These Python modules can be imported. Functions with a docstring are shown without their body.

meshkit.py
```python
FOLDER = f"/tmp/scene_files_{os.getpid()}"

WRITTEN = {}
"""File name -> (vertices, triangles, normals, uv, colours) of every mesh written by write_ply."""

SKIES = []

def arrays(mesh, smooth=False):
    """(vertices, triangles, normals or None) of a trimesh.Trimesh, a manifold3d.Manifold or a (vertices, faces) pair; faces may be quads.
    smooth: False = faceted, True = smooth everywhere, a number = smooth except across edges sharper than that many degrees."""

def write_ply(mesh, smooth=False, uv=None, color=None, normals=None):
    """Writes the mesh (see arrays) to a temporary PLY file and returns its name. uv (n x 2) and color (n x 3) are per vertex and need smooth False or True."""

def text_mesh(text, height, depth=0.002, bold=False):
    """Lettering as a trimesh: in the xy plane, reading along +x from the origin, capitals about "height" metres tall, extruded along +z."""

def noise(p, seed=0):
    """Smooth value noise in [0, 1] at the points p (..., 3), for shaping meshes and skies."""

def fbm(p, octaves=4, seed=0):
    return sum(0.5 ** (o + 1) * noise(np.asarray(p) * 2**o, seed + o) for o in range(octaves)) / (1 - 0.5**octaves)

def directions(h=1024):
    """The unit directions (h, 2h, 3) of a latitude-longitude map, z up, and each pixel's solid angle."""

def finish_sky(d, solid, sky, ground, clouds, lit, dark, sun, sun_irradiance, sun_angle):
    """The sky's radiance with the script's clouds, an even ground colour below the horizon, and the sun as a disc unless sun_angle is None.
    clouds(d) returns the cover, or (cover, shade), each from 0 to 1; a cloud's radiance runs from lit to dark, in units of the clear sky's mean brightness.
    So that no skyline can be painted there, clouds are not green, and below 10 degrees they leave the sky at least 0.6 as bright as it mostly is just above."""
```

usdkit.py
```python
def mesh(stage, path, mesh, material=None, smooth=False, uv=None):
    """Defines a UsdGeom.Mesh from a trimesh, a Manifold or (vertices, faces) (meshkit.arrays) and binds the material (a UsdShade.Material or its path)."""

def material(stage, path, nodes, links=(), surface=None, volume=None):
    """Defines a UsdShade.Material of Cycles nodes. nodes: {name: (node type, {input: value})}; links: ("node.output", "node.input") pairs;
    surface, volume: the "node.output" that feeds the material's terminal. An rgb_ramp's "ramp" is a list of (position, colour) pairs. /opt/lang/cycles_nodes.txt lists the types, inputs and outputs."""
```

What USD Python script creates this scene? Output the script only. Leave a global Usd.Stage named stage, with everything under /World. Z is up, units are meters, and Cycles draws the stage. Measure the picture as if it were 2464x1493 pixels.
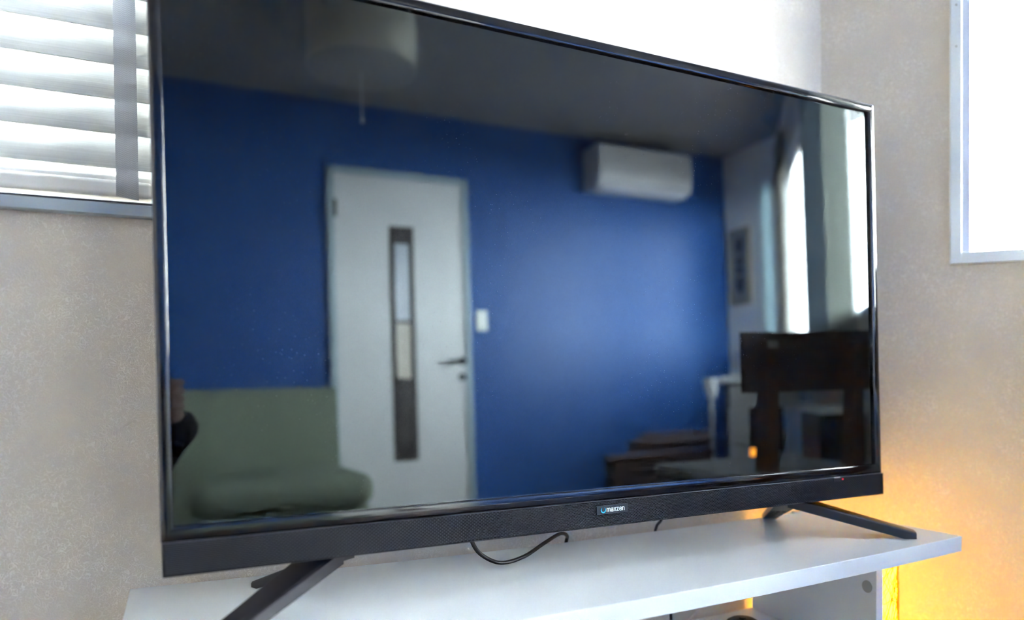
import math, random
import numpy as np
import trimesh, manifold3d as m3
from manifold3d import Manifold
import usdkit, meshkit
from pxr import Usd, UsdGeom, UsdLux, UsdShade, Gf, Sdf

stage = Usd.Stage.CreateInMemory()
UsdGeom.Xform.Define(stage, "/World")
UsdGeom.Scope.Define(stage, "/World/Looks")
rng = random.Random(7)

# ------------------------------------------------------------------ camera, sky, exposure
F_PX, CX, CY = 1881.557, 1370.0, 913.0                       # focal length and principal point, pixels of 2464 x 1493
RIGHT = np.array([0.878431241, -0.477791747, -0.008579094])
DOWN = np.array([-0.016594365, -0.012557295, -0.999783447])
FWD = np.array([0.477580550, 0.878383379, -0.018959371])
cam = UsdGeom.Camera.Define(stage, "/World/Camera")
cam.AddTransformOp().Set(Gf.Matrix4d(*RIGHT, 0, *(-DOWN), 0, *(-FWD), 0, 0, 0, 0, 1))
cam.CreateHorizontalApertureAttr(36.0)
cam.CreateVerticalApertureAttr(36.0 * 1493 / 2464)
cam.CreateFocalLengthAttr(36.0 * F_PX / 2464)
cam.CreateHorizontalApertureOffsetAttr(36.0 * (1232.0 - CX) / 2464)
cam.CreateVerticalApertureOffsetAttr(36.0 * (CY - 746.5) / 2464)
cam.CreateFStopAttr(1.9)
cam.CreateFocusDistanceAttr(1.10)
cam.CreateClippingRangeAttr(Gf.Vec2f(0.005, 1000))
cam.CreateExposureAttr(4.78)

sky = UsdLux.DomeLight.Define(stage, "/World/Sky")
sky.CreateIntensityAttr(2.4)
sky.CreateColorAttr(Gf.Vec3f(0.965, 1.0, 1.025))

# ------------------------------------------------------------------ helpers
USED = {}


def numbered(parent, name):
    k = (parent, name)
    n = USED.get(k, 0)
    USED[k] = n + 1
    return name if n == 0 else f"{name}_{n:03d}"


class Thing:
    def __init__(self, name, label=None, cat=None, loc=(0, 0, 0), group=None, kind=None):
        self.path = "/World/" + numbered("/World", name)
        self.loc = np.array(loc, float)
        x = UsdGeom.Xform.Define(stage, self.path)
        x.AddTranslateOp().Set(Gf.Vec3d(*self.loc))
        self.prim = x.GetPrim()
        for k, v in (("label", label), ("category", cat), ("group", group), ("kind", kind)):
            if v:
                self.prim.SetCustomDataByKey(k, v)

    def part(self, name, mesh, mat, smooth=30, label=None, parent=None, kind=None):
        base = parent or self.path
        path = base + "/" + numbered(base, name)
        p = put(path, mesh, mat, smooth, -self.loc)
        if label:
            p.SetCustomDataByKey("label", label)
        if kind:
            p.SetCustomDataByKey("kind", kind)
        return path


def put(path, mesh, mat, smooth=30, shift=(0, 0, 0)):
    if hasattr(mesh, "to_mesh"):
        q = mesh.to_mesh()
        v, f = np.array(q.vert_properties[:, :3], float), np.array(q.tri_verts)
    elif isinstance(mesh, tuple):
        v, f = np.array(mesh[0], float), np.array(mesh[1], int)
        if f.shape[1] == 4:
            f = np.vstack([f[:, [0, 1, 2]], f[:, [0, 2, 3]]])
    else:
        v, f = np.array(mesh.vertices, float), np.array(mesh.faces)
    m = trimesh.Trimesh(v + np.asarray(shift, float), f, process=True)
    return usdkit.mesh(stage, path, m, MAT[mat], smooth=smooth).GetPrim()


def struct(name, mesh, mat, label, smooth=False):
    path = "/World/" + numbered("/World", name)
    p = put(path, mesh, mat, smooth)
    p.SetCustomDataByKey("kind", "structure")
    p.SetCustomDataByKey("label", label)
    return path


def single(name, mesh, mat, label, cat, group=None, smooth=30, kind=None):
    path = "/World/" + numbered("/World", name)
    p = put(path, mesh, mat, smooth)
    p.SetCustomDataByKey("label", label)
    p.SetCustomDataByKey("category", cat)
    if group:
        p.SetCustomDataByKey("group", group)
    if kind:
        p.SetCustomDataByKey("kind", kind)
    return path


def hull(pts):
    return trimesh.Trimesh(np.asarray(pts, float)).convex_hull if False else trimesh.convex.convex_hull(np.asarray(pts, float))


def cbox(lo, hi, c=0.003):
    """A box from lo to hi with chamfered edges."""
    lo, hi = np.minimum(lo, hi).astype(float), np.maximum(lo, hi).astype(float)
    c = min(c, (hi - lo).min() * 0.49)
    P = []
    for a in (0, 1):
        for b in (0, 1):
            for d in (0, 1):
                k = np.array([(lo, hi)[a][0], (lo, hi)[b][1], (lo, hi)[d][2]])
                s = np.array([1 - 2 * a, 1 - 2 * b, 1 - 2 * d]) * c
                P += [k + s * (0, 1, 1), k + s * (1, 0, 1), k + s * (1, 1, 0)]
    return hull(P)


def rbox(lo, hi, r=0.02, n=2):
    """A box with rounded edges."""
    lo, hi = np.array(lo, float), np.array(hi, float)
    r = min(r, (hi - lo).min() * 0.49)
    s = trimesh.creation.icosphere(n, r).vertices
    P = []
    for a in (lo[0] + r, hi[0] - r):
        for b in (lo[1] + r, hi[1] - r):
            for d in (lo[2] + r, hi[2] - r):
                P.append(s + [a, b, d])
    return hull(np.vstack(P))


def cat(*ms):
    return trimesh.util.concatenate([m for m in ms])


def xf(mesh, X, Y, Z, O):
    """Places a mesh given in a local frame by its axes and origin in the world."""
    M = np.eye(4)
    M[:3, 0], M[:3, 1], M[:3, 2], M[:3, 3] = X, Y, Z, O
    m = mesh.copy()
    m.apply_transform(M)
    return m


def cyl(p0, p1, r, n=24, r1=None, cap=True):
    p0, p1 = np.array(p0, float), np.array(p1, float)
    return tube_raw([p0, p1], [r, r if r1 is None else r1], n)


def tube_raw(P, R, n=10):
    P = np.asarray(P, float)
    R = np.broadcast_to(R, (len(P),))
    T = np.gradient(P, axis=0) if len(P) > 2 else np.repeat((P[1] - P[0])[None], 2, 0)
    T /= np.linalg.norm(T, axis=1, keepdims=True)
    a = np.cross(T[0], [0, 0, 1.0] if abs(T[0][2]) < 0.9 else [1.0, 0, 0])
    a /= np.linalg.norm(a)
    V = []
    for i in range(len(P)):
        a = a - T[i] * (a @ T[i])
        a /= np.linalg.norm(a)
        b = np.cross(T[i], a)
        ang = np.arange(n) * 2 * np.pi / n
        V.append(P[i] + R[i] * (np.cos(ang)[:, None] * a + np.sin(ang)[:, None] * b))
    V = np.vstack(V + [P[:1], P[-1:]])
    Fc = []
    for i in range(len(P) - 1):
        for j in range(n):
            k = (j + 1) % n
            q = [i * n + j, i * n + k, (i + 1) * n + k, (i + 1) * n + j]
            Fc += [[q[0], q[1], q[2]], [q[0], q[2], q[3]]]
    c0, c1 = len(V) - 2, len(V) - 1
    for j in range(n):
        k = (j + 1) % n
        Fc += [[c0, k, j], [c1, (len(P) - 1) * n + j, (len(P) - 1) * n + k]]
    return trimesh.Trimesh(V, Fc, process=False)


def spline(P, k=10):
    P = np.asarray(P, float)
    Q = np.vstack([2 * P[0] - P[1], P, 2 * P[-1] - P[-2]])
    out = []
    for i in range(len(P) - 1):
        a, b, c, d = Q[i : i + 4]
        for t in np.arange(k) / k:
            out.append(0.5 * (2 * b + (c - a) * t + (2 * a - 5 * b + 4 * c - d) * t**2 + (3 * b - a - 3 * c + d) * t**3))
    return np.vstack(out + [P[-1:]])


def lathe(profile, c, n=48):
    """profile: (radius, z) pairs; turned about the vertical through c."""
    m = trimesh.creation.revolve(np.asarray(profile, float), sections=n)
    m.apply_translation(c)
    return m


def prism(poly, z0, z1, c=0.0):
    """A vertical prism over a convex outline, with a chamfered rim."""
    poly = np.asarray(poly, float)
    ctr = poly.mean(0)
    d = ctr - poly
    ins = poly + d / np.linalg.norm(d, axis=1, keepdims=True) * c * 1.3
    P = [np.c_[poly, np.full(len(poly), z0 + c)], np.c_[poly, np.full(len(poly), z1 - c)]]
    if c:
        P += [np.c_[ins, np.full(len(poly), z0)], np.c_[ins, np.full(len(poly), z1)]]
    return hull(np.vstack(P))


# ------------------------------------------------------------------ materials
MAT = {}


def mat(name, nodes, links, surface):
    MAT[name] = usdkit.material(stage, f"/World/Looks/{name}", nodes, links, surface=surface)


def pbr(name, col, rough=0.5, spec=0.5, metal=0.0, var=0.0, vscale=40.0, bump=0.0, bscale=200.0, stretch=(1, 1, 1), **kw):
    nodes = {"p": ("principled_bsdf", {"base_color": col, "roughness": rough, "specular_ior_level": spec, "metallic": metal, **kw})}
    links = []
    if var or bump:
        nodes["g"] = ("geometry", {})
        nodes["m"] = ("mapping", {"scale": stretch})
        links += [("g.position", "m.vector")]
    if var:
        nodes["n"] = ("noise_texture", {"scale": vscale, "detail": 4.0})
        nodes["r"] = ("rgb_ramp", {"ramp": [(0.3, tuple(c * (1 - var) for c in col)), (0.7, tuple(min(1, c * (1 + var)) for c in col))]})
        links += [("m.vector", "n.vector"), ("n.fac", "r.fac"), ("r.color", "p.base_color")]
    if bump:
        nodes["n2"] = ("noise_texture", {"scale": bscale, "detail": 3.0})
        nodes["b"] = ("bump", {"strength": bump, "distance": 0.002})
        links += [("m.vector", "n2.vector"), ("n2.fac", "b.height"), ("b.normal", "p.normal")]
    mat(name, nodes, links, "p.BSDF")


def wallpaper(name, base, fibre, strength=0.34, rough=0.85, spec=0.25):
    """Washi-like paper: short curved fibres of a lighter tone, slightly raised."""
    nodes = {
        "g": ("geometry", {}),
        "p": ("principled_bsdf", {"roughness": rough, "specular_ior_level": spec}),
        "n1": ("noise_texture", {"scale": 105.0, "detail": 1.5, "distortion": 1.2}),
        "n2": ("noise_texture", {"scale": 180.0, "detail": 1.0, "distortion": 1.6}),
        "n3": ("noise_texture", {"scale": 420.0, "detail": 3.0}),
        "n4": ("noise_texture", {"scale": 9.0, "detail": 2.0}),
        "r1": ("rgb_ramp", {"ramp": [(0.0, (0, 0, 0)), (0.47, (0, 0, 0)), (0.495, (1, 1, 1)), (0.515, (1, 1, 1)), (0.54, (0, 0, 0)), (1.0, (0, 0, 0))]}),
        "r2": ("rgb_ramp", {"ramp": [(0.0, (0, 0, 0)), (0.475, (0, 0, 0)), (0.50, (1, 1, 1)), (0.53, (0, 0, 0)), (1.0, (0, 0, 0))]}),
        "mx": ("mix", {"mix_type": "lighten", "fac": 1.0}),
        "cut": ("rgb_ramp", {"ramp": [(0.35, (0.1, 0.1, 0.1)), (0.65, (1, 1, 1))]}),
        "mul": ("mix", {"mix_type": "multiply", "fac": 1.0}),
        "col": ("mix", {"mix_type": "mix", "color1": base, "color2": fibre}),
        "fa": ("math", {"math_type": "multiply", "value2": 0.85}),
        "hh": ("math", {"math_type": "multiply_add", "value2": 0.55}),
        "b": ("bump", {"strength": strength, "distance": 0.0022}),
    }
    links = [("g.position", "n1.vector"), ("g.position", "n2.vector"), ("g.position", "n3.vector"), ("g.position", "n4.vector"),
             ("n1.fac", "r1.fac"), ("n2.fac", "r2.fac"), ("r1.color", "mx.color1"), ("r2.color", "mx.color2"),
             ("mx.color", "mul.color1"), ("n4.fac", "cut.fac"), ("cut.color", "mul.color2"),
             ("mul.color", "fa.value1"), ("fa.value", "col.fac"), ("col.color", "p.base_color"),
             ("n3.fac", "hh.value1"), ("mul.color", "hh.value3"), ("hh.value", "b.height"), ("b.normal", "p.normal")]
    mat(name, nodes, links, "p.BSDF")


def dusty(name, col, rough, spec, amount=0.5, scale=900.0, coat=0.0):
    """A glossy dark plastic with sparse pale dust specks."""
    nodes = {
        "g": ("geometry", {}),
        "v": ("voronoi_texture", {"scale": scale, "randomness": 1.0}),
        "r": ("rgb_ramp", {"ramp": [(0.0, (1, 1, 1)), (0.07, (1, 1, 1)), (0.13, (0, 0, 0)), (1.0, (0, 0, 0))]}),
        "n": ("noise_texture", {"scale": 35.0, "detail": 3.0}),
        "r2": ("rgb_ramp", {"ramp": [(0.5, (0, 0, 0)), (0.72, (1, 1, 1))]}),
        "mu": ("math", {"math_type": "multiply"}),
        "am": ("math", {"math_type": "multiply", "value2": amount}),
        "p": ("principled_bsdf", {"base_color": col, "roughness": rough, "specular_ior_level": spec, "coat_weight": coat, "coat_roughness": 0.02}),
        "d": ("diffuse_bsdf", {"color": (0.62, 0.64, 0.68)}),
        "mc": ("mix_closure", {}),
    }
    links = [("g.position", "v.vector"), ("g.position", "n.vector"), ("v.distance", "r.fac"), ("n.fac", "r2.fac"), ("r.color", "mu.value1"),
             ("r2.color", "mu.value2"), ("mu.value", "am.value1"), ("am.value", "mc.fac"), ("p.BSDF", "mc.closure1"), ("d.BSDF", "mc.closure2")]
    mat(name, nodes, links, "mc.closure")


wallpaper("wall_paper", (0.60, 0.55, 0.485), (0.78, 0.745, 0.69))
wallpaper("blue_paper", (0.017, 0.083, 0.27), (0.021, 0.091, 0.29), 0.12, 0.42, 0.28)
wallpaper("white_paper", (0.78, 0.78, 0.76), (0.82, 0.82, 0.80), 0.3)
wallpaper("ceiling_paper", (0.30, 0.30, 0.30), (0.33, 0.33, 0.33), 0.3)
pbr("floor_wood", (0.10, 0.06, 0.038), 0.35, var=0.25, vscale=6, stretch=(1, 14, 1))
pbr("white_board", (0.77, 0.83, 0.88), 0.27, 0.5, bump=0.05, bscale=500)
pbr("white_edge", (0.76, 0.80, 0.84), 0.4, 0.5)
pbr("felt", (0.42, 0.42, 0.40), 0.8, 0.2)
pbr("grille_plastic", (0.018, 0.021, 0.028), 0.42, 0.5)
pbr("speaker_dark", (0.004, 0.004, 0.005), 0.7, 0.3)
pbr("cone_black", (0.0012, 0.0012, 0.0015), 0.9, 0.1)
dusty("bezel_gloss", (0.004, 0.005, 0.008), 0.05, 0.6, 0.35, 800.0)
pbr("bezel_rim", (0.09, 0.095, 0.12), 0.35, 0.5, metal=0.7)
pbr("back_plastic", (0.012, 0.012, 0.014), 0.5)
pbr("leg_plastic", (0.014, 0.014, 0.019), 0.33, 0.5, bump=0.06, bscale=900)
pbr("cable_black", (0.010, 0.010, 0.011), 0.35, 0.5)
pbr("cable_grey", (0.55, 0.53, 0.52), 0.5)
pbr("badge_plate", (0.016, 0.021, 0.030), 0.35)
pbr("badge_white", (0.80, 0.84, 0.86), 0.4)
pbr("badge_cyan", (0.03, 0.48, 0.85), 0.4)
pbr("aluminium_frame", (0.42, 0.48, 0.50), 0.42, 0.5, metal=0.35)
pbr("frame_pale", (0.62, 0.68, 0.74), 0.4)
pbr("sash_lavender", (0.20, 0.21, 0.27), 0.4)
pbr("screw_dark", (0.03, 0.03, 0.035), 0.5)
pbr("sill_beige", (0.62, 0.55, 0.48), 0.5)
pbr("rail_white", (0.80, 0.80, 0.79), 0.4)
pbr("door_white", (0.70, 0.72, 0.72), 0.45)
pbr("door_frame_grey", (0.36, 0.46, 0.51), 0.5)
pbr("door_strip", (0.055, 0.048, 0.045), 0.5)
pbr("door_glass_pale", (0.50, 0.56, 0.62), 0.2)
pbr("door_glass_beige", (0.50, 0.47, 0.40), 0.2)
pbr("metal_dark", (0.05, 0.055, 0.06), 0.35, metal=0.6)
pbr("switch_white", (0.72, 0.76, 0.70), 0.4)
pbr("switch_key", (0.78, 0.80, 0.76), 0.35)
pbr("appliance_white", (0.58, 0.59, 0.60), 0.4)
pbr("vent_dark", (0.03, 0.03, 0.035), 0.6)
pbr("lamp_shade_cloth", (0.50, 0.49, 0.43), 0.8, 0.2)
pbr("lamp_diffuser", (0.30, 0.30, 0.30), 0.6)
pbr("sofa_fabric", (0.21, 0.25, 0.19), 0.9, 0.2, bump=0.2, bscale=900)
pbr("dark_walnut", (0.060, 0.042, 0.038), 0.34, 0.5, var=0.3, vscale=10, stretch=(1, 1, 9))
pbr("brown_wood", (0.085, 0.048, 0.036), 0.45, 0.4, var=0.25, vscale=10, stretch=(1, 9, 9))
pbr("orange_wood", (0.085, 0.040, 0.024), 0.4, var=0.2, vscale=12, stretch=(9, 9, 1))
pbr("seat_grey", (0.40, 0.42, 0.43), 0.8, 0.2)
pbr("desk_grey", (0.40, 0.42, 0.44), 0.5)
pbr("desk_dark", (0.02, 0.018, 0.018), 0.6)
pbr("picture_frame_wood", (0.34, 0.29, 0.20), 0.5)
pbr("picture_mat", (0.24, 0.26, 0.26), 0.7)
pbr("picture_ink", (0.035, 0.05, 0.075), 0.7)
pbr("skin", (0.15, 0.09, 0.07), 0.55, 0.4)
pbr("hair_dark", (0.012, 0.009, 0.007), 0.5)
pbr("jacket_black", (0.008, 0.008, 0.010), 0.85, 0.2)
pbr("trousers_dark", (0.010, 0.012, 0.018), 0.85, 0.2)
pbr("camera_black", (0.006, 0.006, 0.007), 0.4)
pbr("lens_glass", (0.004, 0.004, 0.008), 0.03, 1.0)
pbr("lamp_base_white", (0.70, 0.72, 0.74), 0.4)
pbr("house_render", (0.13, 0.13, 0.125), 0.8)
pbr("leaf_green", (0.05, 0.12, 0.03), 0.6)
pbr("outside_ground", (0.08, 0.08, 0.08), 0.8)
mat("fibre_string", {"d": ("diffuse_bsdf", {"color": (0.6, 0.30, 0.04)}), "t": ("translucent_bsdf", {"color": (0.42, 0.17, 0.012)}), "m": ("mix_closure", {"fac": 0.55})}, [("d.BSDF", "m.closure1"), ("t.BSDF", "m.closure2")], "m.closure")

# the screen: a dark panel under a mirror-like film, with a few dust specks
mat("screen_film", {
    "g": ("geometry", {}),
    "v": ("voronoi_texture", {"scale": 190.0, "randomness": 1.0}),
    "r": ("rgb_ramp", {"ramp": [(0.0, (1, 1, 1)), (0.06, (1, 1, 1)), (0.085, (0, 0, 0)), (1.0, (0, 0, 0))]}),
    "n": ("noise_texture", {"scale": 6.0, "detail": 2.0}),
    "r2": ("rgb_ramp", {"ramp": [(0.45, (0, 0, 0)), (0.75, (1, 1, 1))]}),
    "mu": ("math", {"math_type": "multiply"}),
    "am": ("math", {"math_type": "multiply", "value2": 0.22}),
    "d": ("diffuse_bsdf", {"color": (0.0015, 0.002, 0.003)}),
    "s": ("glossy_bsdf", {"color": (0.86, 0.95, 1.0), "roughness": 0.0}),
    "fr": ("fresnel", {"IOR": 1.74}),
    "m": ("mix_closure", {}),
    "dust": ("diffuse_bsdf", {"color": (0.6, 0.62, 0.66)}),
    "m2": ("mix_closure", {}),
}, [("g.position", "v.vector"), ("v.distance", "r.fac"), ("g.position", "n.vector"), ("n.fac", "r2.fac"), ("r.color", "mu.value1"), ("r2.color", "mu.value2"),
    ("mu.value", "am.value1"), ("fr.fac", "m.fac"), ("d.BSDF", "m.closure1"), ("s.BSDF", "m.closure2"), ("m.closure", "m2.closure1"), ("dust.BSDF", "m2.closure2"), ("am.value", "m2.fac")], "m2.closure")

mat("window_glass", {"t": ("transparent_bsdf", {"color": (0.97, 0.985, 0.98)}), "s": ("glossy_bsdf", {"roughness": 0.0}), "f": ("layer_weight", {"blend": 0.5}), "pw": ("math", {"math_type": "power", "value2": 5.0}), "ma": ("math", {"math_type": "multiply_add", "value2": 0.9, "value3": 0.03}), "m": ("mix_closure", {})},
    [("f.facing", "pw.value1"), ("pw.value", "ma.value1"), ("ma.value", "m.fac"), ("t.BSDF", "m.closure1"), ("s.BSDF", "m.closure2")], "m.closure")


def cloth(name, col, trans, fac, stripes=None):
    nodes = {"d": ("principled_bsdf", {"base_color": col, "roughness": 0.7, "specular_ior_level": 0.2}), "t": ("translucent_bsdf", {"color": trans}), "m": ("mix_closure", {"fac": fac})}
    links = [("d.BSDF", "m.closure1"), ("t.BSDF", "m.closure2")]
    if stripes:
        nodes["g"] = ("geometry", {})
        nodes["mp"] = ("mapping", {"scale": stripes})
        nodes["n"] = ("noise_texture", {"scale": 1.0, "detail": 2.0})
        nodes["b"] = ("bump", {"strength": 0.5, "distance": 0.0006})
        nodes["r"] = ("rgb_ramp", {"ramp": [(0.3, tuple(c * 0.86 for c in col)), (0.7, tuple(min(1, c * 1.06) for c in col))]})
        links += [("g.position", "mp.vector"), ("mp.vector", "n.vector"), ("n.fac", "b.height"), ("b.normal", "d.normal"), ("n.fac", "r.fac"), ("r.color", "d.base_color")]
    mat(name, nodes, links, "m.closure")


cloth("slat_white", (0.54, 0.56, 0.565), (0.30, 0.32, 0.33), 0.06, (3, 900, 900))
cloth("curtain_grey", (0.40, 0.43, 0.45), (0.17, 0.20, 0.225), 0.5)
cloth("curtain_sheer", (0.5, 0.52, 0.52), (0.42, 0.44, 0.41), 0.5)
cloth("curtain_voile", (0.6, 0.62, 0.62), (0.22, 0.23, 0.23), 0.5)
cloth("curtain_beige", (0.34, 0.32, 0.27), (0.25, 0.245, 0.23), 0.5)

mat("frosted_pane", {"d": ("diffuse_bsdf", {"color": (0.5, 0.55, 0.57)}), "t": ("translucent_bsdf", {"color": (0.36, 0.44, 0.46)}), "m": ("mix_closure", {"fac": 0.5})}, [("d.BSDF", "m.closure1"), ("t.BSDF", "m.closure2")], "m.closure")

# woven herringbone tape
mat("herringbone_tape", {
    "g": ("geometry", {}), "sx": ("separate_xyz", {}),
    "ax": ("math", {"math_type": "multiply", "value2": 300.0}), "pp": ("math", {"math_type": "pingpong", "value2": 1.0}),
    "az": ("math", {"math_type": "multiply_add", "value2": 420.0}), "fr": ("math", {"math_type": "pingpong", "value2": 0.5}),
    "r": ("rgb_ramp", {"ramp": [(0.0, (0.40, 0.43, 0.46)), (0.5, (0.72, 0.75, 0.78)), (1.0, (0.72, 0.75, 0.78))]}),
    "b": ("bump", {"strength": 0.5, "distance": 0.0005}),
    "p": ("principled_bsdf", {"roughness": 0.85, "specular_ior_level": 0.15}), "t": ("translucent_bsdf", {"color": (0.50, 0.51, 0.55)}), "m": ("mix_closure", {"fac": 0.35}),
}, [("g.position", "sx.vector"), ("sx.x", "ax.value1"), ("ax.value", "pp.value1"), ("sx.z", "az.value1"), ("pp.value", "az.value3"), ("az.value", "fr.value1"),
    ("fr.value", "r.fac"), ("r.color", "p.base_color"), ("fr.value", "b.height"), ("b.normal", "p.normal"), ("p.BSDF", "m.closure1"), ("t.BSDF", "m.closure2")], "m.closure")


def glow(name, col, strength):
    mat(name, {"e": ("emission", {"color": col, "strength": strength})}, [], "e.emission")


glow("lamp_glow", (1.0, 0.46, 0.012), 0.95)
glow("amber_glow", (1.0, 0.33, 0.03), 0.8)
glow("standby_red", (1.0, 0.02, 0.06), 0.06)

# ------------------------------------------------------------------ the room (metres; the lens is at the origin)
FLOOR, CEIL = -0.75, 1.63
YB, YF, XL, XE = 1.160, -2.5, -1.7, 3.66                     # television wall, blue wall, hidden side wall, far end wall
TH = math.radians(38)
SA = np.array([1.2187, YB])                                   # corner where the slanted window wall starts
SU, SO = np.array([math.sin(TH), -math.cos(TH)]), np.array([math.cos(TH), math.sin(TH)])
SL = (XE - SA[0]) / SU[0]


def sp(s, o, z):
    q = SA + SU * s + SO * o
    return np.array([q[0], q[1], z])


SX, SY_, SZ = np.array([*SU, 0]), np.array([*SO, 0]), np.array([0, 0, 1.0])


def sbox(s0, s1, o0, o1, z0, z1, c=0.002):
    return xf(cbox((s0, o0, z0), (s1, o1, z1), c), SX, SY_, SZ, [SA[0], SA[1], 0])


def srbox(s0, s1, o0, o1, z0, z1, c=0.002):
    return xf(rbox((s0, o0, z0), (s1, o1, z1), c), SX, SY_, SZ, [SA[0], SA[1], 0])


def box(lo, hi):
    return trimesh.creation.box(bounds=[np.minimum(lo, hi), np.maximum(lo, hi)])


def sbx(s0, s1, o0, o1, z0, z1):
    return xf(box((s0, o0, z0), (s1, o1, z1)), SX, SY_, SZ, [SA[0], SA[1], 0])


struct("floor", box((XL - 0.2, YF - 0.2, FLOOR - 0.08), (XE + 0.3, YB + 0.2, FLOOR)), "floor_wood", "brown wooden floor under the furniture")
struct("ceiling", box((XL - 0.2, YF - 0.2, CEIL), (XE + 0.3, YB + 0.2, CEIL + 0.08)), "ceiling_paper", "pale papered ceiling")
# television wall with the opening of the blind window
W1 = (-1.02, 0.022, 0.212, 1.20)
struct("wall_back", cat(box((XL - .1, YB, FLOOR), (W1[0], YB + .14, CEIL)), box((W1[1], YB, FLOOR), (SA[0] + .2, YB + .14, CEIL)),
                        box((W1[0], YB, FLOOR), (W1[1], YB + .14, W1[2])), box((W1[0], YB, W1[3]), (W1[1], YB + .14, CEIL))), "wall_paper", "beige fibre-papered wall behind the television")
# slanted wall with the long window
W2 = (0.2565, 3.93, 0.207, 1.25)
struct("wall_right", cat(sbx(0.0, W2[0], 0, .04, FLOOR, CEIL), sbx(W2[1], SL + .1, 0, .04, FLOOR, CEIL), sbx(W2[0], W2[1], 0, .04, FLOOR, W2[2]), sbx(W2[0], W2[1], 0, .04, W2[3], CEIL)),
       "wall_paper", "beige fibre-papered wall that holds the white window")
y_end = float(SA[1] + SU[1] * SL)
W3 = (-2.150, -2.010, -.10, 1.335)
struct("wall_far_right", cat(box((XE, YF - .1, FLOOR), (XE + .12, W3[0], CEIL)), box((XE, W3[1], FLOOR), (XE + .12, y_end + .02, CEIL)), box((XE, W3[0], FLOOR), (XE + .12, W3[1], W3[2])), box((XE, W3[0], W3[3]), (XE + .12, W3[1], CEIL))),
       "white_paper", "narrow pale wall that carries the framed picture")
struct("wall_front", box((XL - .1, YF - .12, FLOOR), (XE + .1, YF, CEIL)), "blue_paper", "deep blue feature wall around the white door")
struct("wall_left", box((XL - .12, YF, FLOOR), (XL, YB, CEIL)), "wall_paper", "plain beige side wall out of the picture")
struct("baseboard_front", cat(box((XL, YF, FLOOR), (.86, YF + .012, FLOOR + .07)), box((1.72, YF, FLOOR), (XE, YF + .012, FLOOR + .07))), "white_edge", "white skirting below the blue wall")
struct("outside_ground", box((-25, -25, FLOOR - 3.2), (30, 30, FLOOR - 3.1)), "outside_ground", "grey ground outside far below the windows")

# window 1: blind window in the television wall
w1 = Thing("window_1", "grey aluminium window behind the white blind", None, (W1[0], YB, W1[2]), kind="structure")


def rect_frame(x0, x1, z0, z1, w, y0, y1, c, r=False):
    mk = rbox if r else cbox
    return [mk((x0 - w, y0, z0 - w), (x1 + w, y1, z0), c), mk((x0 - w, y0, z1), (x1 + w, y1, z1 + w), c), mk((x0 - w, y0, z0), (x0, y1, z1), c), mk((x1, y0, z0), (x1 + w, y1, z1), c)]


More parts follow.
